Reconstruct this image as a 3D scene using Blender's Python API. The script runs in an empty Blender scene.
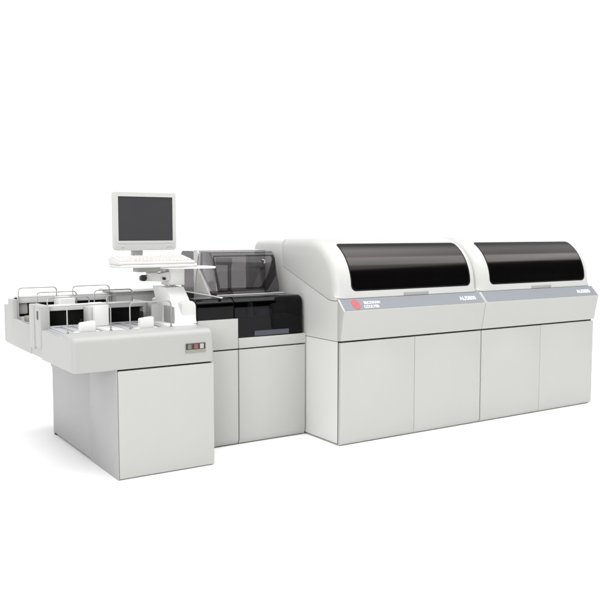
import bpy, bmesh, math
from mathutils import Vector, Matrix

PI = math.pi
SC = bpy.context.scene
COL = SC.collection

# ------------------------------------------------------------------ materials
def new_mat(name):
    m = bpy.data.materials.new(name)
    m.use_nodes = True
    return m, m.node_tree, m.node_tree.nodes['Principled BSDF']

def paint(name, col, rough=0.42, bump=0.05, scale=900.0, var=0.025, spec=0.4):
    """Moulded / powder-coated surface: fine orange-peel bump and slight unevenness in gloss and tone."""
    m, nt, b = new_mat(name)
    tc = nt.nodes.new('ShaderNodeTexCoord')
    n1 = nt.nodes.new('ShaderNodeTexNoise'); n1.inputs['Scale'].default_value = scale
    n1.inputs['Detail'].default_value = 2
    n2 = nt.nodes.new('ShaderNodeTexNoise'); n2.inputs['Scale'].default_value = 2.3
    n2.inputs['Detail'].default_value = 4
    nt.links.new(tc.outputs['Object'], n1.inputs['Vector'])
    nt.links.new(tc.outputs['Object'], n2.inputs['Vector'])
    bp = nt.nodes.new('ShaderNodeBump'); bp.inputs['Strength'].default_value = bump
    bp.inputs['Distance'].default_value = 0.001
    nt.links.new(n1.outputs['Fac'], bp.inputs['Height'])
    nt.links.new(bp.outputs['Normal'], b.inputs['Normal'])
    mix = nt.nodes.new('ShaderNodeMix'); mix.data_type = 'RGBA'
    mix.inputs['A'].default_value = (*[c * (1 - var) for c in col], 1)
    mix.inputs['B'].default_value = (*[min(1, c * (1 + var)) for c in col], 1)
    nt.links.new(n2.outputs['Fac'], mix.inputs['Factor'])
    nt.links.new(mix.outputs['Result'], b.inputs['Base Color'])
    mr = nt.nodes.new('ShaderNodeMapRange')
    mr.inputs['To Min'].default_value = rough - 0.05; mr.inputs['To Max'].default_value = rough + 0.05
    nt.links.new(n2.outputs['Fac'], mr.inputs['Value'])
    nt.links.new(mr.outputs['Result'], b.inputs['Roughness'])
    b.inputs['Specular IOR Level'].default_value = spec
    return m

def smoked(name, tint, rough=0.04, ior=1.45):
    """Tinted acrylic sheet: coloured transparency under a Fresnel gloss."""
    m, nt, b = new_mat(name)
    nt.nodes.remove(b)
    out = nt.nodes['Material Output']
    tr = nt.nodes.new('ShaderNodeBsdfTransparent')
    n = nt.nodes.new('ShaderNodeTexNoise'); n.inputs['Scale'].default_value = 3.0
    tc = nt.nodes.new('ShaderNodeTexCoord')
    nt.links.new(tc.outputs['Object'], n.inputs['Vector'])
    mx = nt.nodes.new('ShaderNodeMix'); mx.data_type = 'RGBA'
    mx.inputs['A'].default_value = (*[c * .95 for c in tint], 1)
    mx.inputs['B'].default_value = (*[c * 1.05 for c in tint], 1)
    nt.links.new(n.outputs['Fac'], mx.inputs['Factor'])
    nt.links.new(mx.outputs['Result'], tr.inputs['Color'])
    gl = nt.nodes.new('ShaderNodeBsdfGlossy'); gl.inputs['Roughness'].default_value = rough
    gl.inputs['Color'].default_value = (.9, .9, .92, 1)
    # Schlick's reflectance from the facing angle, the same from both sides of the sheet
    f0 = ((ior - 1) / (ior + 1)) ** 2
    lw = nt.nodes.new('ShaderNodeLayerWeight'); lw.inputs['Blend'].default_value = .5
    pw = nt.nodes.new('ShaderNodeMath'); pw.operation = 'POWER'; pw.inputs[1].default_value = 5
    nt.links.new(lw.outputs['Facing'], pw.inputs[0])
    fr = nt.nodes.new('ShaderNodeMapRange'); fr.inputs['To Min'].default_value = f0
    nt.links.new(pw.outputs[0], fr.inputs['Value'])
    mix = nt.nodes.new('ShaderNodeMixShader')
    nt.links.new(fr.outputs['Result'], mix.inputs['Fac'])
    nt.links.new(tr.outputs[0], mix.inputs[1]); nt.links.new(gl.outputs[0], mix.inputs[2])
    nt.links.new(mix.outputs[0], out.inputs['Surface'])
    return m

def metal(name, col, rough):
    m = paint(name, col, rough, 0.03, 400, 0.04)
    m.node_tree.nodes['Principled BSDF'].inputs['Metallic'].default_value = 1.0
    return m

M = {}
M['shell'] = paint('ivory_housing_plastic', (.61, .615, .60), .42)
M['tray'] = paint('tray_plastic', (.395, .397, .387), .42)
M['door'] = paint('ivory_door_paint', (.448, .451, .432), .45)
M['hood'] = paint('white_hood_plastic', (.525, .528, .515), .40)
M['white'] = paint('white_moulding', (.62, .62, .61), .40)
M['bright'] = paint('bright_white_plastic', (.78, .78, .77), .40)
M['side'] = paint('shaded_panel_paint', (.365, .36, .37), .45)  # panel colour darkened with the shade that falls below the tray overhang
M['grey'] = paint('mid_grey_plastic', (.34, .34, .33), .45)
M['lightgrey'] = paint('light_grey_plastic', (.52, .525, .52), .45)
M['gap'] = paint('dark_gap_liner', (.05, .05, .048), .7)
M['seam'] = paint('grey_seam_liner', (.22, .22, .215), .7)
M['black'] = paint('black_plastic', (.012, .012, .012), .40)
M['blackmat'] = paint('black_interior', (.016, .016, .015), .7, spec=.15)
M['lane'] = paint('bluish_steel_lane', (.50, .51, .57), .32)
M['stripe'] = paint('blue_grey_stripe', (.185, .200, .226), .40)
M['red'] = paint('emblem_red', (.43, .075, .09), .45)
M['redpale'] = paint('emblem_pale_red', (.47, .14, .155), .45)
M['letter'] = paint('white_lettering', (.88, .90, .93), .5)
M['screen'] = paint('dark_screen', (.038, .038, .041), .38, 0.0, spec=.35)
M['wire'] = metal('steel_wire', (.42, .42, .41), .34)
M['steel'] = metal('bracket_steel', (.52, .50, .46), .38)
M['glass'] = paint('black_acrylic_window', (.0012, .001, .0012), .13, 0.0, spec=.45)
M['glass'].node_tree.nodes['Principled BSDF'].inputs['Specular Tint'].default_value = (1, .93, .88, 1)
M['gasket'] = paint('black_rubber_gasket', (.008, .008, .008), .5, spec=.2)
M['cover'] = smoked('smoked_navy_acrylic', (.115, .112, .150), ior=1.32)
M['dark_smoke'] = smoked('dark_smoked_acrylic', (.32, .31, .31), ior=1.3)
M['column'] = paint('lit_column_plastic', (.87, .87, .86), .4)  # white raised to put back the light lost under the keyboard shelf
M['lid'] = smoked('smoked_lid_acrylic', (.56, .55, .555))
M['lidframe'] = smoked('smoked_lid_frame', (.34, .33, .33), ior=1.2)
M['lavender'] = paint('lavender_label', (.062, .064, .088), .5)
M['beige'] = paint('beige_label', (.28, .265, .215), .5)
M['swgreen'] = paint('grey_green_switch', (.15, .165, .135), .4)
M['swred'] = paint('dull_red_switch', (.22, .09, .085), .4)
M['swwhite'] = paint('off_white_switch', (.42, .385, .385), .4)
M['key'] = paint('keycap_plastic', (.70, .69, .66), .5)
M['keybed'] = paint('keyboard_bed', (.52, .51, .49), .5)
M['floor'] = paint('white_studio_floor', (.96, .96, .96), .6, 0.02, 120, .01, spec=.1)

# ------------------------------------------------------------------ mesh helpers
class MB:
    def __init__(self):
        self.bm = bmesh.new()

    def box(self, x0, x1, y0, y1, z0, z1, bev=0.0, seg=2):
        b = bmesh.new()
        bmesh.ops.create_cube(b, size=1.0)
        for v in b.verts:
            v.co = Vector(((x0 + x1) / 2 + v.co.x * (x1 - x0), (y0 + y1) / 2 + v.co.y * (y1 - y0),
                           (z0 + z1) / 2 + v.co.z * (z1 - z0)))
        if bev:
            bmesh.ops.bevel(b, geom=list(b.edges), offset=bev, segments=seg, profile=.5, affect='EDGES')
        return self.join(b)

    def join(self, b):
        me = bpy.data.meshes.new('tmp'); b.to_mesh(me); b.free()
        self.bm.from_mesh(me); bpy.data.meshes.remove(me)
        return self

    def prism(self, prof, a, c, axis='x', bev=0.0, seg=2):
        """Extrude a closed outline: axis x -> (y,z), y -> (x,z), z -> (x,y)."""
        b = bmesh.new()
        def pt(p, t):
            return {'x': (t, p[0], p[1]), 'y': (p[0], t, p[1]), 'z': (p[0], p[1], t)}[axis]
        A = [b.verts.new(pt(p, a)) for p in prof]
        B = [b.verts.new(pt(p, c)) for p in prof]
        n = len(prof)
        b.faces.new(A); b.faces.new(B[::-1])
        for i in range(n):
            j = (i + 1) % n
            b.faces.new((A[i], B[i], B[j], A[j]))
        bmesh.ops.recalc_face_normals(b, faces=list(b.faces))
        if bev:
            ed = [e for e in b.edges if len(e.link_faces) == 2 and e.calc_face_angle(0) > .5]
            bmesh.ops.bevel(b, geom=ed, offset=bev, segments=seg, profile=.5, affect='EDGES')
        return self.join(b)

    def loft(self, prof, wts, x0, x1, r, ends=(1, 1), nfix=None):
        """Sweep a closed (y,z) outline along x; the x ends are rounded with radius r where the weight is 1."""
        n = len(prof)
        cen = Vector((sum(p[0] for p in prof) / n, sum(p[1] for p in prof) / n))
        P = [Vector(p) for p in prof]
        area = sum(P[i].x * P[(i + 1) % n].y - P[(i + 1) % n].x * P[i].y for i in range(n))
        sgn = 1 if area > 0 else -1
        N = []
        for i in range(n):
            t = (P[(i + 1) % n] - P[i]).normalized() + (P[i] - P[i - 1]).normalized()
            if t.length < 1e-6: t = P[(i + 1) % n] - P[i]
            t.normalize()
            N.append(Vector((t.y, -t.x)) * sgn)
        for i, q in (nfix or {}).items(): N[i] = Vector(q)
        cols = []
        K = 6
        for k in range(K + 1):
            a = k / K * PI / 2
            cols.append((x0 + (r * (1 - math.cos(a)) if ends[0] else k * 1e-5), r * (1 - math.sin(a)) if ends[0] else 0))
        for k in range(K, -1, -1):
            a = k / K * PI / 2
            cols.append((x1 - (r * (1 - math.cos(a)) if ends[1] else k * 1e-5), r * (1 - math.sin(a)) if ends[1] else 0))
        b = bmesh.new()
        rings = []
        for x, e in cols:
            rings.append([b.verts.new((x, P[i].x - N[i].x * e * wts[i], P[i].y - N[i].y * e * wts[i])) for i in range(n)])
        for A, B in zip(rings, rings[1:]):
            for i in range(n):
                j = (i + 1) % n
                b.faces.new((A[i], A[j], B[j], B[i]))
        b.faces.new(rings[0]); b.faces.new(rings[-1][::-1])
        bmesh.ops.recalc_face_normals(b, faces=list(b.faces))
        return self.join(b)

    def tube(self, pts, r, seg=10, cap=True):
        P = [Vector(p) for p in pts]
        b = bmesh.new()
        rings = []
        t0 = (P[1] - P[0]).normalized()
        nrm = t0.orthogonal().normalized()
        for i, p in enumerate(P):
            t = ((P[min(i + 1, len(P) - 1)] - P[i]).normalized() + (P[i] - P[max(i - 1, 0)]).normalized()) if 0 < i < len(P) - 1 else \
                (P[1] - P[0] if i == 0 else P[-1] - P[-2])
            t.normalize()
            nrm = (nrm - t * nrm.dot(t)).normalized()
            bi = t.cross(nrm)
            rings.append([b.verts.new(p + (nrm * math.cos(2 * PI * k / seg) + bi * math.sin(2 * PI * k / seg)) * r) for k in range(seg)])
        for A, B in zip(rings, rings[1:]):
            for k in range(seg):
                j = (k + 1) % seg
                b.faces.new((A[k], A[j], B[j], B[k]))
        if cap:
            b.faces.new(rings[0][::-1]); b.faces.new(rings[-1])
        bmesh.ops.recalc_face_normals(b, faces=list(b.faces))
        return self.join(b)

    def build(self, name, mat, parent=None, angle=35):
        me = bpy.data.meshes.new(name)
        if parent is not None:
            bmesh.ops.translate(self.bm, verts=list(self.bm.verts), vec=-parent.matrix_world_loc)
        self.bm.to_mesh(me); self.bm.free()
        for p in me.polygons: p.use_smooth = True
        me.set_sharp_from_angle(angle=math.radians(angle))
        me.materials.append(mat)
        o = bpy.data.objects.new(name, me)
        COL.objects.link(o)
        if parent is not None: o.parent = parent.ob
        return Node(o, parent.matrix_world_loc if parent else Vector())

class Node:
    """An object plus the world offset its mesh data is written relative to."""
    def __init__(self, ob, loc):
        self.ob = ob; self.matrix_world_loc = Vector(loc)

def thing(name, label, cat, loc, group=None):
    o = bpy.data.objects.new(name, None); COL.objects.link(o)
    o.empty_display_size = .1
    o.location = loc
    o['label'] = label; o['category'] = cat
    if group: o['group'] = group
    return Node(o, loc)

def bez(p0, p1, p2, p3, n):
    out = []
    for i in range(n + 1):
        t = i / n; u = 1 - t
        out.append(tuple(u**3 * a + 3*u*u*t * b + 3*u*t*t * c + t**3 * d for a, b, c, d in zip(p0, p1, p2, p3)))
    return out

def arc(cx, cz, r, a0, a1, n=6):
    return [(cx + r * math.cos(math.radians(a0 + (a1 - a0) * i / n)), cz + r * math.sin(math.radians(a0 + (a1 - a0) * i / n))) for i in range(n + 1)]

def rounded(x0, x1, z0, z1, r, n=6, rb=None):
    rb = r if rb is None else rb
    return (arc(x1 - r, z1 - r, r, 0, 90, n) + arc(x0 + r, z1 - r, r, 90, 180, n) +
            arc(x0 + rb, z0 + rb, rb, 180, 270, n) + arc(x1 - rb, z0 + rb, rb, 270, 360, n))

def sheet(verts):
    bb = bmesh.new(); bb.faces.new([bb.verts.new(v) for v in verts]); return bb

def lettering(name, text, height, width, mtx, mat, parent, bold=.0):
    """Text as a thin raised mesh, scaled to the height and width it has on the object."""
    cu = bpy.data.curves.new(name, 'FONT'); cu.body = text; cu.size = 1.0; cu.extrude = .0
    cu.offset = bold
    tmp = bpy.data.objects.new('tmp', cu); COL.objects.link(tmp)
    dg = bpy.context.evaluated_depsgraph_get()
    me = bpy.data.meshes.new_from_object(tmp.evaluated_get(dg))
    bpy.data.objects.remove(tmp); bpy.data.curves.remove(cu)
    xs = [v.co.x for v in me.vertices]; ys = [v.co.y for v in me.vertices]
    sx = width / (max(xs) - min(xs)); sy = height / (max(ys) - min(ys))
    bm = bmesh.new(); bm.from_mesh(me); bpy.data.meshes.remove(me)
    r = bmesh.ops.extrude_face_region(bm, geom=list(bm.faces))
    for v in bm.verts: v.co = Vector(((v.co.x - min(xs)) * sx, (v.co.y - min(ys)) * sy, 0))
    for v in r['geom']:
        if isinstance(v, bmesh.types.BMVert): v.co.z = .0008
    bmesh.ops.recalc_face_normals(bm, faces=list(bm.faces))
    bm.transform(mtx)
    b = MB(); b.bm.free(); b.bm = bm
    return b.build(name, mat, parent, 20)

def copy_tree(o, parent=None, skip=()):
    c = o.copy(); COL.objects.link(c)
    if parent is not None:
        c.parent = parent
    for ch in list(o.children):
        if ch.name.split('.')[0] in skip: continue
        copy_tree(ch, c, skip)
    return c

# ------------------------------------------------------------------ setting
fl = MB()
fl.box(-60, 60, -60, 60, -.05, 0)
f = fl.build('floor', M['floor'])
f.ob['kind'] = 'structure'

# ------------------------------------------------------------------ chemistry analyser modules (two of them)
W = 1.3536
NOSE = Vector((-.042, .952)); STOP = Vector((.033, 1.030))

def door_profile(y0, th, z0, z1, r=.035):
    """Front sheet of a door, its lower edge rolled under."""
    return [(y0, z1), (y0, z0 + r)] + [(y0 + .026 * (1 - math.cos(a)), z0 + r * (1 - math.sin(a)))
            for a in [PI / 2 * k / 5 for k in range(1, 6)]] + [(y0 + th, z0), (y0 + th, z1)]

mod = thing('chemistry_analyzer', 'ivory analyzer with curved black hood window and a red emblem on its grey stripe',
            'analyzer', (0, 0, 0), 'analyzer modules joined side by side')
b = MB(); b.box(.0015, W - .0015, .032, 1.225, .014, .733, .003)
cab = b.build('cabinet', M['shell'], mod)
for fx in (.035, W - .075):
    b = MB(); b.box(fx, fx + .04, .045, .085, 0, .0135); b.build('foot', M['gap'], cab)
b = MB(); b.box(.004, W - .004, .0265, .0318, .012, .738)
b.build('door_recess', M['gap'], mod)
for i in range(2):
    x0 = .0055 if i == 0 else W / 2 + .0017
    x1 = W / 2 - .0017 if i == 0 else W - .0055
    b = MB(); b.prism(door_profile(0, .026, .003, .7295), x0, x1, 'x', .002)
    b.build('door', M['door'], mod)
# thin pale liner between the two doors, so the joint inside a module is only a faint line
b = MB(); b.box(W / 2 - .006, W / 2 + .006, .006, .0262, .02, .727); b.build('door_joint', M['seam'], mod)
# upper housing behind and below the hood
prof = [(.034, .7375), (.034, 1.0165), (.120, 1.0165), (.148, 1.0205), (.764, 1.2345), (.768, 1.444)]
w = [0, 0, 0, 0, 0, 1]
pts = [(.768, 1.444), (1.00, 1.442), (1.15, 1.436)] + arc(1.15, 1.361, .075, 82, 0, 7) + [(1.225, .7375)]
prof = prof[:-1] + pts; w = [0] * 5 + [1] * (len(pts) - 1) + [.0]
b = MB(); b.loft(prof, w, .0015, W - .0015, .045, nfix={5: (0, 1)})
b.build('upper_housing', M['shell'], mod)
# fascia with its slanted upper face
fp = [(.0335, .742), (-.003, .742)] + [(-.0415, .942), (-.0435, .949), (-.041, .9545)] + [(.0315, 1.0295), (.0335, 1.0295)]
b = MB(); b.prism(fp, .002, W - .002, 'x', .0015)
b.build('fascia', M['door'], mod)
tdir = (STOP - Vector((-.0412, .9545))).normalized()
ndir = Vector((-tdir.y, tdir.x))
def slant(t, off=0):
    p = Vector((-.0412, .9545)) + tdir * t + ndir * off
    return p
def slant_mtx(x, t, off):
    p = slant(t, off)
    m = Matrix(((1, 0, 0, x), (0, tdir.x, ndir.x, p.x), (0, tdir.y, ndir.y, p.y), (0, 0, 0, 1)))
    return m
SL = (STOP - Vector((-.0412, .9545))).length
b = MB()
a0, a1, a2, a3 = slant(.0005, .0002), slant(.0005, .0012), slant(SL - .003, .0012), slant(SL - .003, .0002)
b.prism([tuple(a0), tuple(a1), tuple(a2), tuple(a3)], .016, W - .011, 'x')
stripe = b.build('stripe', M['stripe'], mod)
# round emblem: a red eight sided burst, a little taller than wide, with a paler swirl inside
EM = slant_mtx(.131, SL * .48, .0013)
def plate(b, pts, z0, z1):
    bb = bmesh.new()
    A = [bb.verts.new((*p, z0)) for p in pts]; B_ = [bb.verts.new((*p, z1)) for p in pts]
    bb.faces.new(A[::-1]); bb.faces.new(B_)
    for i in range(len(pts)): bb.faces.new((A[i], A[(i + 1) % len(pts)], B_[(i + 1) % len(pts)], B_[i]))
    bmesh.ops.recalc_face_normals(bb, faces=list(bb.faces))
    bb.transform(EM); b.join(bb)
b = MB()
plate(b, [(.036 * math.cos(math.radians(22.5 + 45 * k)),   .047 * math.sin(math.radians(22.5 + 45 * k))) for k in range(8)], 0, .0008)
em = b.build('emblem', M['red'], stripe)
b = MB()
for k in range(4):
    a0 = 90 * k + 20
    o_ = [((.026 - .006 * j / 8) * math.cos(math.radians(a0 + 70 * j / 8)), (.034 - .008 * j / 8) * math.sin(math.radians(a0 + 70 * j / 8))) for j in range(9)]
    i_ = [((.023 - .010 * j / 8) * math.cos(math.radians(a0 + 70 * j / 8)), (.030 - .012 * j / 8) * math.sin(math.radians(a0 + 70 * j / 8))) for j in range(9)]
    plate(b, o_ + i_[::-1], .0008, .0012)
b.build('emblem_swirl', M['redpale'], stripe)
lettering('maker_lettering', 'BECKMAN', .0245, .140, slant_mtx(.206, SL * .485, .0012), M['letter'], stripe, .012)
lettering('maker_lettering', 'COULTER', .0245, .132, slant_mtx(.192, SL * .15, .0012), M['letter'], stripe, .012)
lettering('model_lettering', 'AU5800', .037, .168, slant_mtx(1.108, SL * .30, .0012), M['letter'], stripe, .012)

# hood
HF = [(.038, 1.0335), (.0412, 1.060), (.0462, 1.10), (.050, 1.13)]
HB = bez((.050, 1.13), (.062, 1.268), (.178, 1.442), (.42, 1.452), 26)
hp = HF[:-1] + HB + [(.55, 1.4525), (.68, 1.451), (.7605, 1.449)]
nfront = len(hp)
hclose = [(.7605, 1.2375), (.1475, 1.0245), (.12, 1.0205), (.060, 1.0205)]
hw = [1] * (nfront - 1) + [1] + [0] * len(hclose)
hw[0] = .6
b = MB(); b.loft(hp + hclose, hw, .002, W - .002, .068, nfix={nfront - 1: (0, 1)})
hood = b.build('hood', M['hood'], mod, 40)

# arc-length lookup on the hood outline
HS = [0]
for p, q in zip(hp, hp[1:]): HS.append(HS[-1] + math.dist(p, q))
def hood_at(s, off):
    i = 0
    while i < len(HS) - 2 and HS[i + 1] < s: i += 1
    t = (s - HS[i]) / (HS[i + 1] - HS[i])
    p = Vector(hp[i]).lerp(Vector(hp[i + 1]), t)
    def tan(k):
        a = Vector(hp[max(k - 1, 0)]); c = Vector(hp[min(k + 1, len(hp) - 1)]); return (c - a).normalized()
    d = tan(i).lerp(tan(i + 1), t).normalized()
    return p + Vector((-d.y, d.x)) * off

def hood_s(z=None, y=None):
    for i in range(len(hp) - 1):
        if z is not None and hp[i][1] <= z <= hp[i + 1][1]:
            return HS[i] + (z - hp[i][1]) / (hp[i + 1][1] - hp[i][1]) * (HS[i + 1] - HS[i])

def hood_patch(s0, s1, xa, xb, r0, r1, off, skirt):
    """Rounded rectangle laid over the hood's curve: a sheet with a skirt that reaches the hood."""
    b = bmesh.new(); ns, nx = 60, 24
    rows = []
    for i in range(ns + 1):
        u = i / ns
        u = .5 - .5 * math.cos(PI * u)
        s = s0 + (s1 - s0) * u
        ins = 0
        if s - s0 < r0: ins = r0 - math.sqrt(max(0, r0 * r0 - (r0 - (s - s0)) ** 2))
        if s1 - s < r1: ins = r1 - math.sqrt(max(0, r1 * r1 - (r1 - (s1 - s)) ** 2))
        p = hood_at(s, off)
        rows.append([b.verts.new((xa + ins + (xb - xa - 2 * ins) * k / nx, p.x, p.y)) for k in range(nx + 1)])
    for A, B in zip(rows, rows[1:]):
        for k in range(nx): b.faces.new((A[k], A[k + 1], B[k + 1], B[k]))
    bmesh.ops.recalc_face_normals(b, faces=list(b.faces))
    be = [e for e in b.edges if e.is_boundary]
    ex = bmesh.ops.extrude_edge_only(b, edges=be)
    for v in ex['geom']:
        if isinstance(v, bmesh.types.BMVert):
            # sink the skirt towards the hood's inside
            v.co += Vector((0, .75, -.66)).normalized() * skirt
    bmesh.ops.recalc_face_normals(b, faces=list(b.faces))
    return b

S0 = hood_s(z=1.087); S1 = hood_s(z=1.408)
b = MB(); b.join(hood_patch(S0 - .005, S1 + .006, .128, 1.272, .042, .034, .0016, .010)); b.build('gasket', M['gasket'], hood, 50)
b = MB(); b.join(hood_patch(S0 + .004, S1 - .016, .137, 1.259, .036, .024, .0026, .010)); b.build('window', M['glass'], hood, 50)
b = MB()
b.box(.600, .836, .0345, .0455, 1.0375, 1.0565, .0015)
b.build('handle', M['grey'], hood)

root2 = copy_tree(mod.ob, None, ('emblem', 'emblem_swirl', 'maker_lettering'))
root2.location = (W, 0, 0)
root2['label'] = 'ivory analyzer at the far right end of the row, no red emblem on its stripe'

# ------------------------------------------------------------------ sampler unit with smoked covers
YM = .428
smp = thing('sampler_unit', 'sampling unit with dark smoked covers over ivory doors, left of the hooded analyzers',
            'sampling unit', (-.44, .428, 0))
b = MB(); b.box(-.876, -.006, YM + .03, 1.16, .012, .885, .003); b.build('cabinet', M['gap'], smp)
for x0, x1 in ((-.876, -.5675), (-.5595, -.0095)):
    b = MB(); b.prism(door_profile(YM, .028, .004, .6755, .05), x0, x1, 'x', .002); b.build('door', M['door'], smp)
b = MB(); b.box(-.876, -.5655, YM + .0, YM + .26, .6845, .8955, .004); b.build('side_cover_panel', M['door'], smp)
b = MB(); b.box(-.5612, -.0035, YM - .002, YM + .30, .6845, .757, .004); b.build('front_rail', M['door'], smp)
b = MB(); b.box(-.600, -.570, YM + .02, YM + .05, .8958, .905, .003); b.build('latch', M['gap'], smp)
# smoked front covers
def cover_profile(y0, z0, z1, y1, r):
    return [(y0, z0), (y0, (z0 + z1) / 2)] + [(y0 + r - r * math.cos(a), z1 - r + r * math.sin(a)) for a in [PI / 2 * k / 7 for k in range(8)]] + \
           [((y0 + y1) / 2, z1), (y1, z1), (y1, z0)]
def smoked_cover(x0, x1, z0, ends, y1):
    p = cover_profile(YM + .004, z0, 1.040, y1, .052)
    w = [1] * (len(p) - 2) + [1, 0]; w[-2] = 1
    b = MB(); b.loft(p, w, x0, x1, .03, ends)
    return b.build('smoked_cover', M['cover'], smp)
c1 = smoked_cover(-.876, -.602, .897, (0, 0), .60)
c2 = smoked_cover(-.590, -.018, .7585, (0, 1), .705)
# what shows dimly through the right cover
b = MB(); b.box(-.585, -.024, .690, .700, .762, 1.03); b.build('cover_back', M['blackmat'], smp)
b = MB(); b.box(-.585, -.024, .45, .689, .7595, .764); b.build('cover_floor', M['blackmat'], smp)
b = MB(); b.box(-.435, -.150, YM - .0005, YM + .0033, .7650, .800); b.build('label_strip', M['lavender'], smp)
b = MB(); b.box(-.395, -.372, .56, .60, .765, .99, .003); b.build('sampling_post', M['lightgrey'], smp)
b = MB(); b.box(-.56, -.40, .62, .68, .80, .95, .006); b.build('sampling_mechanism', M['grey'], smp)
b = MB(); b.box(-.555, -.42, .585, .615, .86, .872, .002); b.build('sampling_rail', M['white'], smp)
b = MB(); b.box(-.30, -.17, .62, .68, .80, .93, .01); b.build('sampling_mechanism', M['grey'], smp)
b = MB(); b.box(-.53, -.48, .54, .58, .82, .858, .006); b.build('probe_block', M['black'], smp)
b = MB(); b.box(-.555, -.46, .53, .55, .79, .815, .004); b.build('probe_block', M['lightgrey'], smp)
b = MB(); b.box(-.602, -.590, YM + .02, .60, .897, 1.028); b.build('cover_partition', M['blackmat'], smp)
# deck under the upper lid
PX = -.62                                    # plane of the unit's white side plate
b = MB(); b.box(PX + .002, -.008, .722, 1.235, .886, 1.030, .003); b.build('deck', M['blackmat'], smp)
b = MB(); b.box(-.876, PX - .001, .61, 1.235, .886, .985, .003); b.build('deck', M['blackmat'], smp)
b = MB(); b.prism([(-.700, .436), (-.690, .428), (-.678, .440), (-.632, 1.12), (-.650, 1.13)], 1.0412, 1.0490, 'z', .002); b.build('guide_bar', M['white'], smp)
# white side plate: a slim upright that widens to a triangle below the lid, and its roof rail
b = MB(); b.prism([(.722, 1.0305), (.916, 1.216), (.916, 1.340)] + arc(.956, 1.322, .040, 178, 90, 5) + [(1.000, 1.362), (1.000, .988), (.722, .988)], PX - .012, PX, 'x', .002)
b.build('side_plate', M['hood'], smp)
b = MB(); b.box(PX + .001, -.105, .925, .999, 1.3535, 1.362, .003); b.build('roof_rail', M['white'], smp)
# smoked rear cover behind the plate
rp = [(1.002, .992), (1.002, 1.354)] + arc(1.205, 1.319, .035, 90, 0, 6) + [(1.240, .992)]
b = MB(); b.loft(rp, [0] * 2 + [1] * 7 + [0], PX - .006, -.012, .012); b.build('rear_cover', M['lid'], smp)
b = MB(); b.join(sheet([(PX - .0068, 1.2 if i < 0 else y, z) for i, (y, z) in enumerate(rp)])); b.build('rear_side_panel', M['dark_smoke'], smp)
# smoked lid: same hinge line, a leaning front with a paler window
LP = [(.722, 1.052), (.668, 1.052), (.650, 1.056), (.652, 1.085), (.718, 1.312)] + [(.718 + .048 * t + .0, 1.312 + .040 * math.sin(t * PI / 2)) for t in (.25, .5, .75, 1.0)] + [(.912, 1.352), (.913, 1.217)]
LWT = [0, .6, 1, 1, 1, 1, 1, 1, 1, 1, 0]
b = MB(); b.loft(LP, LWT, PX, -.088, .016); lid = b.build('upper_lid', M['lid'], smp, 40)
p0 = Vector((.652, 1.085)); dn = Vector((.718, 1.312)) - p0; dl = dn.length; dn.normalize(); nn = Vector((-dn.y, dn.x))
def on_lid(x, t, off):
    p = p0 + dn * (t * dl) + nn * off
    return (x, p.x, p.y)
wq = [(-.588, .04), (-.270, .03), (-.245, .07), (-.185, .38), (-.140, .72), (-.122, .93), (-.128, 1.03), (-.598, 1.03), (-.604, .98)]
oq = [(PX + .006, -.08), (-.262, -.08), (-.200, -.08), (-.110, .38), (-.100, .72), (-.096, .93), (-.110, 1.06), (PX + .012, 1.06), (PX + .006, .98)]
b = MB(); bb = bmesh.new()
ri = [bb.verts.new(on_lid(x, t, .0008)) for x, t in wq]; ro = [bb.verts.new(on_lid(x, t, .0008)) for x, t in oq]
for i in range(len(wq)):
    j = (i + 1) % len(wq); bb.faces.new((ri[i], ri[j], ro[j], ro[i]))
bmesh.ops.recalc_face_normals(bb, faces=list(bb.faces))
b.join(bb); b.build('lid_frame', M['lidframe'], lid)
b = MB(); b.tube([on_lid(-.200, .78, .007), on_lid(-.192, .82, .012), on_lid(-.196, .88, .012), on_lid(-.212, .91, .007)], .0028)
b.build('lid_handle', M['lightgrey'], lid)
b = MB(); b.box(PX + .004, -.060, .640, .656, 1.0408, 1.0478, .001); b.build('lid_lip', M['white'], lid)
# inside the lid
b = MB(); b.tube([(-.352, .96, 1.031), (-.352, .96, 1.26)], .014, 16); b.build('dispensing_post', M['grey'], smp)
b = MB(); b.box(-.462, -.335, .935, .985, 1.248, 1.302, .012, 3); b.build('dispensing_arm', M['grey'], smp)
b = MB(); b.box(-.125, -.050, 1.06, 1.12, 1.031, 1.32, .008); b.build('pump_housing', M['lightgrey'], smp)
b = MB(); b.box(-.46, -.20, .690, .699, 1.036, 1.075, .002); b.build('lid_catch_plate', M['lightgrey'], smp)

# ------------------------------------------------------------------ rack loader on the left
TX0, TX1, TY0, TY1 = -1.842, -.931, .077, 1.73
ld = thing('rack_loader', 'rack loader at the left end, open tray with wire guides overhanging its cabinet', 'rack loader', (-1.25, .4, 0))
CX0, CX1 = -1.576, -.934
b = MB(); b.box(CX0 + .004, CX1, TY0 + .03, 1.452, .012, .668, .002); cab = b.build('cabinet', M['gap'], ld)
b = MB(); b.prism(door_profile(TY0, .027, .002, .6655, .012), CX0 + .0075, CX1, 'x', .002); b.build('door', M['door'], ld)
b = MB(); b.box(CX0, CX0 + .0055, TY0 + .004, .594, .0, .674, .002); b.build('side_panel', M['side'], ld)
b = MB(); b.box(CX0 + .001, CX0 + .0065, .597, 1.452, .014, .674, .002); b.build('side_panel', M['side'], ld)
b = MB(); b.box(CX0 + .002, CX0 + .04, 1.40, 1.44, 0, .0135); b.build('foot', M['gap'], cab)
b = MB(); b.prism([(1.4525, .50), (1.480, .50), (1.56, .60), (1.56, .675), (1.4525, .675)], CX0 + .002, CX0 + .30, 'x', .004); b.build('tray_bracket', M['side'], ld)
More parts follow.
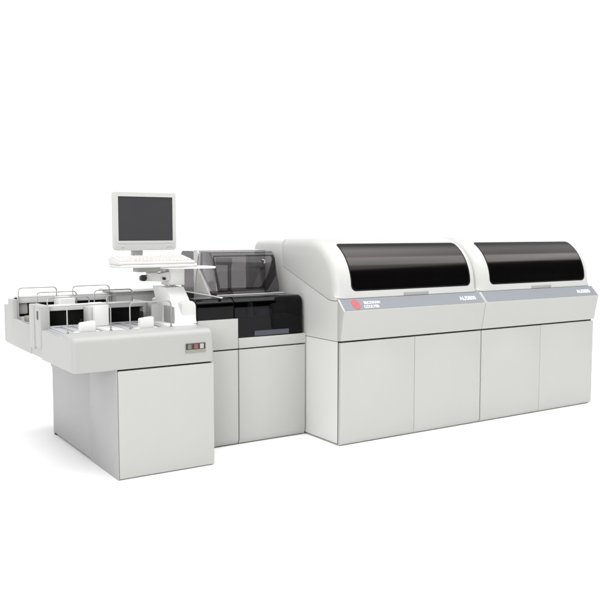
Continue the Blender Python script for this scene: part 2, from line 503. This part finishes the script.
# tray body
ZT = .889
b = MB()
prof = [(TY0, .6765), (TY0, ZT - .045)] + [(TY0 + .045 - .045 * math.cos(a), ZT - .045 + .045 * math.sin(a)) for a in [PI / 2 * k / 7 for k in range(1, 8)]] + \
       [(.30, ZT), (.304, ZT - .022), (.72, ZT - .022), (.72, .6765)]
wt = [1] * (len(prof) - 4) + [0] * 4
wt[0] = .3
b.loft(prof, wt, TX0, TX1, .028)
b.build('tray_front', M['tray'], ld)
b = MB(); b.box(TX0 + .004, TX1 - .01, .7205, TY1 - .004, .680, .842, .004); b.build('tray_body', M['tray'], ld)
# left cheek of the tray, stepped
b = MB(); b.prism([(.306, .70), (.306, .8675), (.715, .8635), (.715, .70)], TX0 + .0005, TX0 + .035, 'x', .004); b.build('tray_cheek', M['tray'], ld)
b = MB(); b.prism([(.985, .679), (.985, .855), (1.46, .872), (1.464, 1.012), (1.60, 1.012), (1.604, .966), (1.73, .962), (1.73, .690), (1.55, .679)],
                  TX0, TX0 + .038, 'x', .004); b.build('tray_cheek', M['tray'], ld)
# the post between the rows
b = MB(); b.box(TX0 - .008, TX0 + .058, .865, .984, .730, 1.020, .006)
b.box(TX0 - .004, TX0 + .058, .720, .8635, .745, 1.022, .006); b.box(TX0 + .0, TX0 + .05, .86, .87, .75, 1.01)
post = b.build('side_post', M['tray'], ld)
b = MB(); b.box(TX0 - .0065, TX0 - .003, .770, .800, .930, .985); b.build('latch_slot', M['black'], post)
# floors of the two rows: steel lanes with thin rails
for y0, y1, zf in ((.306, .748, .873), (.862, 1.478, .850)):
    for x0, x1 in ((-1.800, -1.53), (-1.41, -1.13)):
        b = MB(); b.box(x0, x1, y0, y1, zf - .02, zf)
        lane = b.build('rack_lane', M['lane'], ld)
        b = MB()
        for k in range(4):
            xx = x0 + .02 + (x1 - x0 - .04) * k / 3
            b.box(xx - .006, xx + .006, y0 + .004, y1 - .004, zf, zf + .012, .002)
        b.build('lane_rail', M['lightgrey'], lane)
    b = MB(); b.box(-1.53, -1.41, y0 + .001, y1, zf - .02, zf + .010, .004); b.build('lane_divider', M['white'], ld)
    b = MB(); b.box(-1.13, -.95, y0 + .001, y1, zf - .02, zf + .012, .004); b.build('lane_divider', M['white'], ld)
# middle divider with the two dark openings
def wall_with_openings(y, y2, x0, x1, z0, z1, ops, mat):
    """Wall in the xz plane, leaving rectangular openings."""
    b = MB()
    xs = sorted([x0, x1] + [v for o in ops for v in o[:2]])
    zo0, zo1 = ops[0][2], ops[0][3]
    b.box(x0, x1, y, y2, zo1, z1, .003)
    b.box(x0, x1, y, y2, z0, zo0, .002)
    for i in range(0, len(xs) - 1, 2):
        b.box(xs[i], xs[i + 1], y + .0005, y2 - .0005, zo0, zo1)
    return b
OPS = [(-1.790, -1.540, .886, .985), (-1.400, -1.135, .886, .985)]
b = wall_with_openings(.750, .762, TX0 + .040, -1.10, .8735, 1.010, OPS, None); dv = b.build('divider_wall', M['lightgrey'], ld)
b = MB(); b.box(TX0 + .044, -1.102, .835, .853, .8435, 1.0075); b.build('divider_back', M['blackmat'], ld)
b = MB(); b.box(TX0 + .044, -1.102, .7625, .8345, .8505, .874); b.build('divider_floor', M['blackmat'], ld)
b = MB(); b.box(TX0 + .040, -1.098, .7515, .860, 1.0105, 1.017, .003); b.build('divider_top', M['white'], ld)
for xx in (-1.552,):
    b = MB(); b.box(xx - .02, xx + .012, .775, .80, .884, .92, .003); b.build('sensor', M['black'], ld)
b = MB(); b.box(-1.175, -1.150, .715, .740, .885, .955, .006); b.box(-1.170, -1.155, .695, .715, .905, .930, .004); b.build('sensor', M['black'], ld)
# spacer between the openings, and rear one
b = MB(); b.box(-1.528, -1.432, .600, .749, .884, 1.030, .006); b.build('spacer_block', M['bright'], ld)
b = MB(); b.box(-1.556, -1.5285, .640, .7485, .884, 1.008, .003); b.build('spacer_side', M['lightgrey'], ld)
b = MB(); b.box(-1.545, -1.425, 1.33, 1.478, .862, 1.022, .012, 3); b.build('spacer_block', M['bright'], ld)
# rear wall
ROP = [(-1.795, -1.535, .885, .982), (-1.405, -1.140, .885, .982)]
b = wall_with_openings(1.480, 1.495, TX0 + .038, -1.10, .842, 1.020, ROP, None); b.build('rear_wall', M['lightgrey'], ld)
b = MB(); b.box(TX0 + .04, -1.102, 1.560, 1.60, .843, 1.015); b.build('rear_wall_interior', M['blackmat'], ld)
b = MB(); b.box(TX0 + .040, -1.10, 1.482, 1.60, 1.0205, 1.028, .002); b.build('rear_wall_top', M['lightgrey'], ld)
b = MB(); b.box(-1.790, -1.725, 1.500, 1.55, .90, .98, .01); b.build('rear_sensor', M['grey'], ld)
b = MB(); b.box(-1.78, -1.71, 1.30, 1.40, .862, .90, .006); b.box(-1.765, -1.735, 1.25, 1.30, .862, .885, .006); b.build('rack_stop', M['beige'], ld)
# rear housing on the right with its overhanging cap
b = MB(); b.box(-1.098, -.760, 1.38, 1.70, .843, 1.040, .006); b.build('rear_housing', M['grey'], ld)
b = MB(); b.box(-1.125, -.700, 1.36, 1.71, 1.041, 1.066, .006, 3); b.build('rear_housing_cap', M['bright'], ld)
b = MB(); b.prism([(-1.125, .86), (-1.125, 1.000), (-1.10, 1.012), (-.80, .965), (-.80, .86)], .99, 1.02, 'y', .004); b.build('transfer_guide', M['white'], ld)
b = MB(); b.box(-1.125, -.88, 1.021, 1.375, .843, .945, .005); b.build('transfer_deck', M['lightgrey'], ld)
# the pale side plate in front of the arm
b = MB(); b.prism([(-1.118, .886), (-1.118, .998), (-1.108, 1.008), (-1.082, 1.008), (-1.004, .972), (-.990, .955), (-.970, .886)], .640, .660, 'y', .004)
b.build('side_plate', M['lightgrey'], ld)
b = MB(); b.prism([(-1.004, .976), (-.988, .956), (-.966, .886), (-.980, .886), (-1.000, .950)], .632, .668, 'y', .003); b.build('plate_edge', M['white'], ld)
b = MB(); b.box(-1.128, -1.0995, .7625, .853, .8715, 1.010, .003); b.build('divider_end', M['lightgrey'], ld)
# end housing next to the smoked cover
b = MB()
eh = [(-.99, .845), (-.99, 1.02), (-.955, 1.032)] + arc(-.925, .995, .040, 90, 0, 7) + [(-.883, .90), (-.883, .845)]
b.prism(eh, .43, .95, 'y', .006); b.build('end_housing', M['white'], ld)
b = MB(); b.box(-1.10, -.99, .669, .748, .8735, .902, .006); b.build('guide_stop', M['bright'], ld)
b = MB(); b.box(-1.12, -.94, .31, .745, .8855, .8895, .002); b.build('deck_plate', M['bright'], ld)
# wire guides
def wire_loop(x0, x1, y, z0, z1, r=.0042, cr=.026, dy=.0):
    pts = [(x0, y, z0), (x0, y, z1 - cr)]
    pts += [(x0 + cr - cr * math.cos(a), y + dy * math.sin(a), z1 - cr + cr * math.sin(a)) for a in [PI / 2 * k / 6 for k in range(1, 7)]]
    pts += [(x1 - cr + cr * math.sin(a), y + dy * math.cos(a), z1 - cr + cr * math.cos(a)) for a in [PI / 2 * k / 6 for k in range(0, 7)]]
    pts += [(x1, y, z0)]
    b = MB(); b.tube(pts, r, 10)
    g = b.build('wire_guide', M['wire'], ld)
    for x in (x0, x1):
        b = MB(); b.tube([(x, y, z0), (x, y, z0 + .006)], .009, 12)
        b.build('wire_foot', M['steel'], g)
for x0, x1 in ((-1.800, -1.530), (-1.405, -1.128)):
    wire_loop(x0, x1, .295, .8895, 1.056)
    wire_loop(x0 + .005, x1 + .01, .735, .8740, 1.072)
    wire_loop(x0, x1, .972, .8505, 1.092)
    wire_loop(x0 - .002, x1 + .002, 1.455, .8505, 1.094)
# white pushers standing on the front row
def pusher(x0, x1, y, z0, z1):
    b = MB()
    b.prism([(x0, z0), (x0 + .004, z1 - .006), (x0 + .012, z1 - .002), (x1 - .006, z1 + .006), (x1, z1), (x1, z0)], y, y + .045, 'y', .004, 3)
    b.box(x0 - .03, x1 + .03, y + .01, y + .05, z0 - .004, z0 + .012, .003)
    b.build('rack_pusher', M['bright'], ld)
pusher(-1.720, -1.620, .306, .8775, .947)
pusher(-1.335, -1.240, .306, .8775, .952)
# the operation switch panel on the tray's front
b = MB(); b.box(-1.130, -.990, TY0 - .0035, TY0 - .0005, .742, .803, .001); sp = b.build('switch_panel', M['beige'], ld)
b = MB(); b.box(-1.127, -.993, TY0 - .0042, TY0 - .0036, .762, .800); b.build('switch_bezel', M['gap'], sp)
for x0, mt in ((-1.116, 'swgreen'), (-1.072, 'swred'), (-1.032, 'swwhite')):
    b = MB(); b.box(x0, x0 + .026, TY0 - .009, TY0 - .0043, .766, .796, .0015); b.build('switch', M[mt], sp)

# ------------------------------------------------------------------ support arm with keyboard shelf
arm = thing('support_arm', 'white slanted support arm rising from the tray, carrying the keyboard shelf and monitor', 'support arm', (-.97, .5, .889))
def col_section(t):
    # t 0 at the foot, 1 at the head: (x0, x1, yfront, yback, z)
    return (-1.045 + .022 * t, -.895 + .004 * t, .395 + .215 * t,   .66 + .20 * t, .8895 + .229 * t)
b = MB(); bb = bmesh.new(); rings = []
N = 10
for k in range(N + 1):
    t = k / N
    x0, x1, y0, y1, z = col_section(t)
    y0 += -.018 * math.sin(t * PI)
    rr = .008
    ring = []
    for cx, cy, a0 in ((x1 - rr, y0 + rr, -90), (x1 - rr, y1 - rr, 0), (x0 + rr, y1 - rr, 90), (x0 + rr, y0 + rr, 180)):
        for q in range(4):
            a = math.radians(a0 + 30 * q); ring.append(bb.verts.new((cx + rr * math.cos(a), cy + rr * math.sin(a), z)))
    rings.append(ring)
for A, B_ in zip(rings, rings[1:]):
    for i in range(16): bb.faces.new((A[i], A[(i + 1) % 16], B_[(i + 1) % 16], B_[i]))
bb.faces.new(rings[0][::-1]); bb.faces.new(rings[-1])
bmesh.ops.recalc_face_normals(bb, faces=list(bb.faces))
b.join(bb); b.build('column', M['column'], arm)
b = MB(); b.box(-1.048, -1.0415, .43, .60, .8895, 1.0, .002); b.build('column_liner', M['grey'], arm)
b = MB(); b.box(-.985, -.870, .640, .790, 1.128, 1.262, .006); br = b.build('bracket', M['bright'], arm)
for dx in (0, .030, .055):
    b = MB(); b.box(-1.018 + dx, -1.000 + dx, .632, .652, 1.119, 1.134, .003)
    b.build('mounting_screw', M['steel'], arm)
b = MB(); b.tube([(-.965, .639, 1.245), (-.965, .634, 1.245)], .007, 12); b.build('bolt', M['steel'], arm)
b = MB(); b.tube([(-1.035, .625, 1.180), (-1.035, .605, 1.180)], .010, 12); b.build('bolt', M['black'], arm)
b = MB(); b.prism([(-1.185, 1.165), (-1.185, 1.198), (-1.15, 1.205), (-.986, 1.225), (-.986, 1.165), (-1.04, 1.158)], .625, .70, 'y', .005); b.build('tilt_link', M['white'], arm)
b = MB(); b.box(-1.21, -1.03, .63, .74, 1.226, 1.2635, .003); b.build('slide_plate', M['grey'], arm)
b = MB(); b.box(-1.15, -1.07, .628, .66, 1.203, 1.228, .003); b.build('clamp', M['steel'], arm)
b = MB(); b.tube([(-1.195, .575, 1.190), (-1.195, .58, 1.190), (-1.195, .602, 1.190), (-1.195, .606, 1.190)], .021, 18); b.tube([(-1.195, .60, 1.19), (-1.16, .65, 1.20)], .008)
b.build('clamp_knob', M['black'], arm)
shelf_out = [(-1.418, .61), (-1.402, .475), (-1.375, .455), (-.880, .455), (-.850, .475), (-.835, .53), (-.835, .68), (-.95, .93), (-1.27, .93), (-1.32, .68), (-1.405, .66)]
b = MB(); b.prism(shelf_out, 1.2640, 1.2840, 'z', .006, 3); b.build('keyboard_shelf', M['white'], arm)
b = MB(); b.prism([(-1.085, .55), (-1.06, .485), (-.78, .425), (-.735, .435), (-.715, .47), (-.715, .60), (-.74, .64), (-1.06, .64)], 1.2495, 1.2625, 'z', .004, 3)
b.build('mouse_tray', M['bright'], arm)

# ------------------------------------------------------------------ keyboard
kb = thing('keyboard', 'long pale keyboard lying on the white shelf under the monitor', 'keyboard', (-1.14, .56, 1.285))
tilt = math.atan2(.032, .19)
def kpt(x, v, h):
    """Point on the tilted keyboard: x along, v from the front edge backwards, h above its top."""
    return (x, .470 + v * math.cos(tilt) - h * math.sin(tilt), 1.304 + v * math.sin(tilt) + h * math.cos(tilt))
KX0, KX1 = -1.408, -.872
b = MB(); b.prism([(.470, 1.2845), (.466, 1.298), (.472, 1.304), (.655, 1.3345), (.664, 1.330), (.664, 1.2845)], KX0, KX1, 'x', .004, 3)
body = b.build('keyboard_body', M['white'], kb)
b = MB(); bb = bmesh.new()
for r_ in range(5):
    v0 = .022 + r_ * .0305
    n = 20
    for k in range(n):
        if r_ == 0 and 4 <= k <= 8: continue
        x0 = KX0 + .014 + (KX1 - KX0 - .028) * k / n
        x1 = x0 + (KX1 - KX0 - .028) / n - .003
        lo = [bb.verts.new(kpt(x, v, .0)) for x, v in ((x0, v0), (x1, v0), (x1, v0 + .0265), (x0, v0 + .0265))]
        hi = [bb.verts.new(kpt(x, v, .009)) for x, v in ((x0 + .003, v0 + .003), (x1 - .003, v0 + .003), (x1 - .003, v0 + .0225), (x0 + .003, v0 + .0225))]
        bb.faces.new(hi); bb.faces.new(lo[::-1])
        for i in range(4): bb.faces.new((lo[i], lo[(i + 1) % 4], hi[(i + 1) % 4], hi[i]))
bmesh.ops.recalc_face_normals(bb, faces=list(bb.faces))
b.join(bb); b.build('keys', M['key'], kb)
b = MB(); bb = sheet([kpt(KX0 + .008, .016, .0006), kpt(KX1 - .008, .016, .0006), kpt(KX1 - .008, .178, .0006), kpt(KX0 + .008, .178, .0006)]); b.join(bb)
b.build('key_bed', M['keybed'], kb)

# ------------------------------------------------------------------ monitor
mon = thing('monitor', 'flat monitor with a pale bezel and blank dark screen on the shelf over the keyboard', 'monitor', (-1.105, .80, 1.2845))
MX0, MX1, MZ0, MZ1, MY = -1.332, -.881, 1.370, 1.766, .75
b = MB()
SX0, SX1, SZ0, SZ1 = -1.302, -.906, 1.437, 1.737
fr_out = rounded(MX0, MX1, MZ0, MZ1, .010, 5, .028)
# bezel ring with a real opening
bb = bmesh.new()
no = len(fr_out)
inn = []
for (x, z) in fr_out:
    ix = min(max(x, SX0), SX1); iz = min(max(z, SZ0), SZ1)
    inn.append((ix, iz))
# project every outline point to the nearest opening corner/edge point
def nearest(i):
    k = i * 4 // no
    return [(SX1, SZ1), (SX0, SZ1), (SX0, SZ0), (SX1, SZ0)][k]
vo = [bb.verts.new((x, MY, z)) for x, z in fr_out]
vb = [bb.verts.new((x, MY + .045, z)) for x, z in fr_out]
ci = [bb.verts.new((x, MY + .001, z)) for x, z in ((SX1, SZ1), (SX0, SZ1), (SX0, SZ0), (SX1, SZ0))]
cb = [bb.verts.new((x, MY + .008, z)) for x, z in ((SX1, SZ1), (SX0, SZ1), (SX0, SZ0), (SX1, SZ0))]
q = no // 4
for k in range(4):
    for i in range(k * q, k * q + q - 1): bb.faces.new((vo[i], vo[i + 1], ci[k]))
    j = (k * q + q) % no
    bb.faces.new((vo[k * q + q - 1], vo[j], ci[(k + 1) % 4], ci[k]))
    bb.faces.new((ci[k], ci[(k + 1) % 4], cb[(k + 1) % 4], cb[k]))
for i in range(no): bb.faces.new((vo[i], vb[i], vb[(i + 1) % no], vo[(i + 1) % no]))
bb.faces.new(vb)
bmesh.ops.recalc_face_normals(bb, faces=list(bb.faces))
b.join(bb)
b.build('bezel', M['hood'], mon)
b = MB(); b.box(SX0 - .002, SX1 + .002, MY + .0065, MY + .0075, SZ0 - .002, SZ1 + .002); b.build('screen', M['screen'], mon)
b = MB(); b.prism(rounded(MX0 + .05, MX1 - .05, MZ0 + .05, MZ1 - .05, .03), MY + .0455, MY + .085, 'y', .012, 3); b.build('rear_cover', M['hood'], mon)
b = MB(); b.box(-1.310, -.903, MY - .0012, MY - .0001, 1.418, 1.4205); b.build('bezel_groove', M['lightgrey'], mon)
for x0, x1 in ((-.955, -.945), (-.939, -.929), (-.923, -.913), (-1.285, -1.262)):
    b = MB(); b.box(x0, x1, MY - .003, MY - .0001, 1.392, 1.399, .001)
    b.build('bezel_button', M['lightgrey'], mon)
b = MB(); b.box(-1.190, -1.108, MY + .050, MY + .085, 1.300, 1.470, .008); b.build('neck', M['lightgrey'], mon)
b = MB(); b.prism(rounded(-1.25, -1.03, .70, .905, .05), 1.2845, 1.3005, 'z', .004); b.build('stand_base', M['white'], mon)

# ------------------------------------------------------------------ light: white studio surround, dark behind the camera, one large softbox
wld = bpy.data.worlds.new('World'); SC.world = wld; wld.use_nodes = True
nt = wld.node_tree; bg = nt.nodes['Background']
tc = nt.nodes.new('ShaderNodeTexCoord'); sx = nt.nodes.new('ShaderNodeSeparateXYZ')
nt.links.new(tc.outputs['Generated'], sx.inputs[0])
def mrange(src, a, c, lo, hi):
    n = nt.nodes.new('ShaderNodeMapRange'); n.interpolation_type = 'SMOOTHSTEP'
    n.inputs['From Min'].default_value = a; n.inputs['From Max'].default_value = c
    n.inputs['To Min'].default_value = lo; n.inputs['To Max'].default_value = hi
    nt.links.new(src, n.inputs['Value']); return n.outputs['Result']
back = mrange(sx.outputs['Y'], .06, .42, 0, 1)
lft = mrange(sx.outputs['X'], -.50, .10, .88, 1)
over = mrange(sx.outputs['Z'], .52, .58, 0, 1)
mx = nt.nodes.new('ShaderNodeMath'); mx.operation = 'MAXIMUM'
ml = nt.nodes.new('ShaderNodeMath'); ml.operation = 'MULTIPLY'
# surround dimmed high up behind the machine, added so the window tops reflect dark
def times(a, c):
    n = nt.nodes.new('ShaderNodeMath'); n.operation = 'MULTIPLY'
    nt.links.new(a, n.inputs[0]); nt.links.new(c, n.inputs[1]); return n.outputs[0]
hi_back = mrange(sx.outputs['Y'], .05, .40, 1, .22)
nt.links.new(times(back, mrange(sx.outputs['Z'], .36, .52, 1, .22)), mx.inputs[0])
nt.links.new(times(over, hi_back), mx.inputs[1])
nt.links.new(mx.outputs[0], ml.inputs[0]); nt.links.new(lft, ml.inputs[1])
WB, WD = 1.6, .05
lv = nt.nodes.new('ShaderNodeMapRange'); lv.inputs['To Min'].default_value = WD; lv.inputs['To Max'].default_value = WB
nt.links.new(ml.outputs[0], lv.inputs['Value'])
zen = mrange(sx.outputs['Z'], .66, .86, 0, 2.5)
ad = nt.nodes.new('ShaderNodeMath'); ad.operation = 'ADD'
nt.links.new(lv.outputs['Result'], ad.inputs[0]); nt.links.new(times(zen, hi_back), ad.inputs[1])
nt.links.new(ad.outputs[0], bg.inputs['Strength'])
bg.inputs['Color'].default_value = (1, 1, 1, 1)

def softbox(name, loc, target, sx_, sy_, energy):
    l = bpy.data.lights.new(name, 'AREA'); l.shape = 'RECTANGLE'; l.size = sx_; l.size_y = sy_; l.energy = energy
    l.color = (1, .99, .97)
    o = bpy.data.objects.new(name, l); COL.objects.link(o); o.location = loc
    o.rotation_euler = (Vector(target) - Vector(loc)).to_track_quat('-Z', 'Y').to_euler()
softbox('front_softbox_lamp', (-9.0, -8.0, 4.0), (0, 0, .6), 4.5, 3.5, 560)
softbox('softbox_lamp', (3.0, -1.35, 4.2), (3.0, -1.15, 0), 9.0, 1.4, 100)

# ------------------------------------------------------------------ camera
cam = bpy.data.cameras.new('camera'); co = bpy.data.objects.new('camera', cam); COL.objects.link(co)
F, PITCH, YAW = 814.847, .0839, 1.0009
cam.sensor_width = 36; cam.lens = F / 600 * 36; cam.clip_end = 500
co.location = (-3.2485, -4.5568, 1.5)
v = Vector((math.cos(YAW) * math.cos(PITCH), math.sin(YAW) * math.cos(PITCH), -math.sin(PITCH)))
r = Vector((math.sin(YAW), -math.cos(YAW), 0)); u = r.cross(v)
co.matrix_world = Matrix(((r.x, u.x, -v.x, co.location.x), (r.y, u.y, -v.y, co.location.y), (r.z, u.z, -v.z, co.location.z), (0, 0, 0, 1)))
SC.camera = co

SC.view_settings.view_transform = 'Standard'
SC.view_settings.look = 'None'
SC.view_settings.exposure = -0.2
SC.view_settings.gamma = 1
SC.render.engine = 'CYCLES'
SC.cycles.max_bounces = 10
SC.cycles.transparent_max_bounces = 16
SC.cycles.use_denoising = True
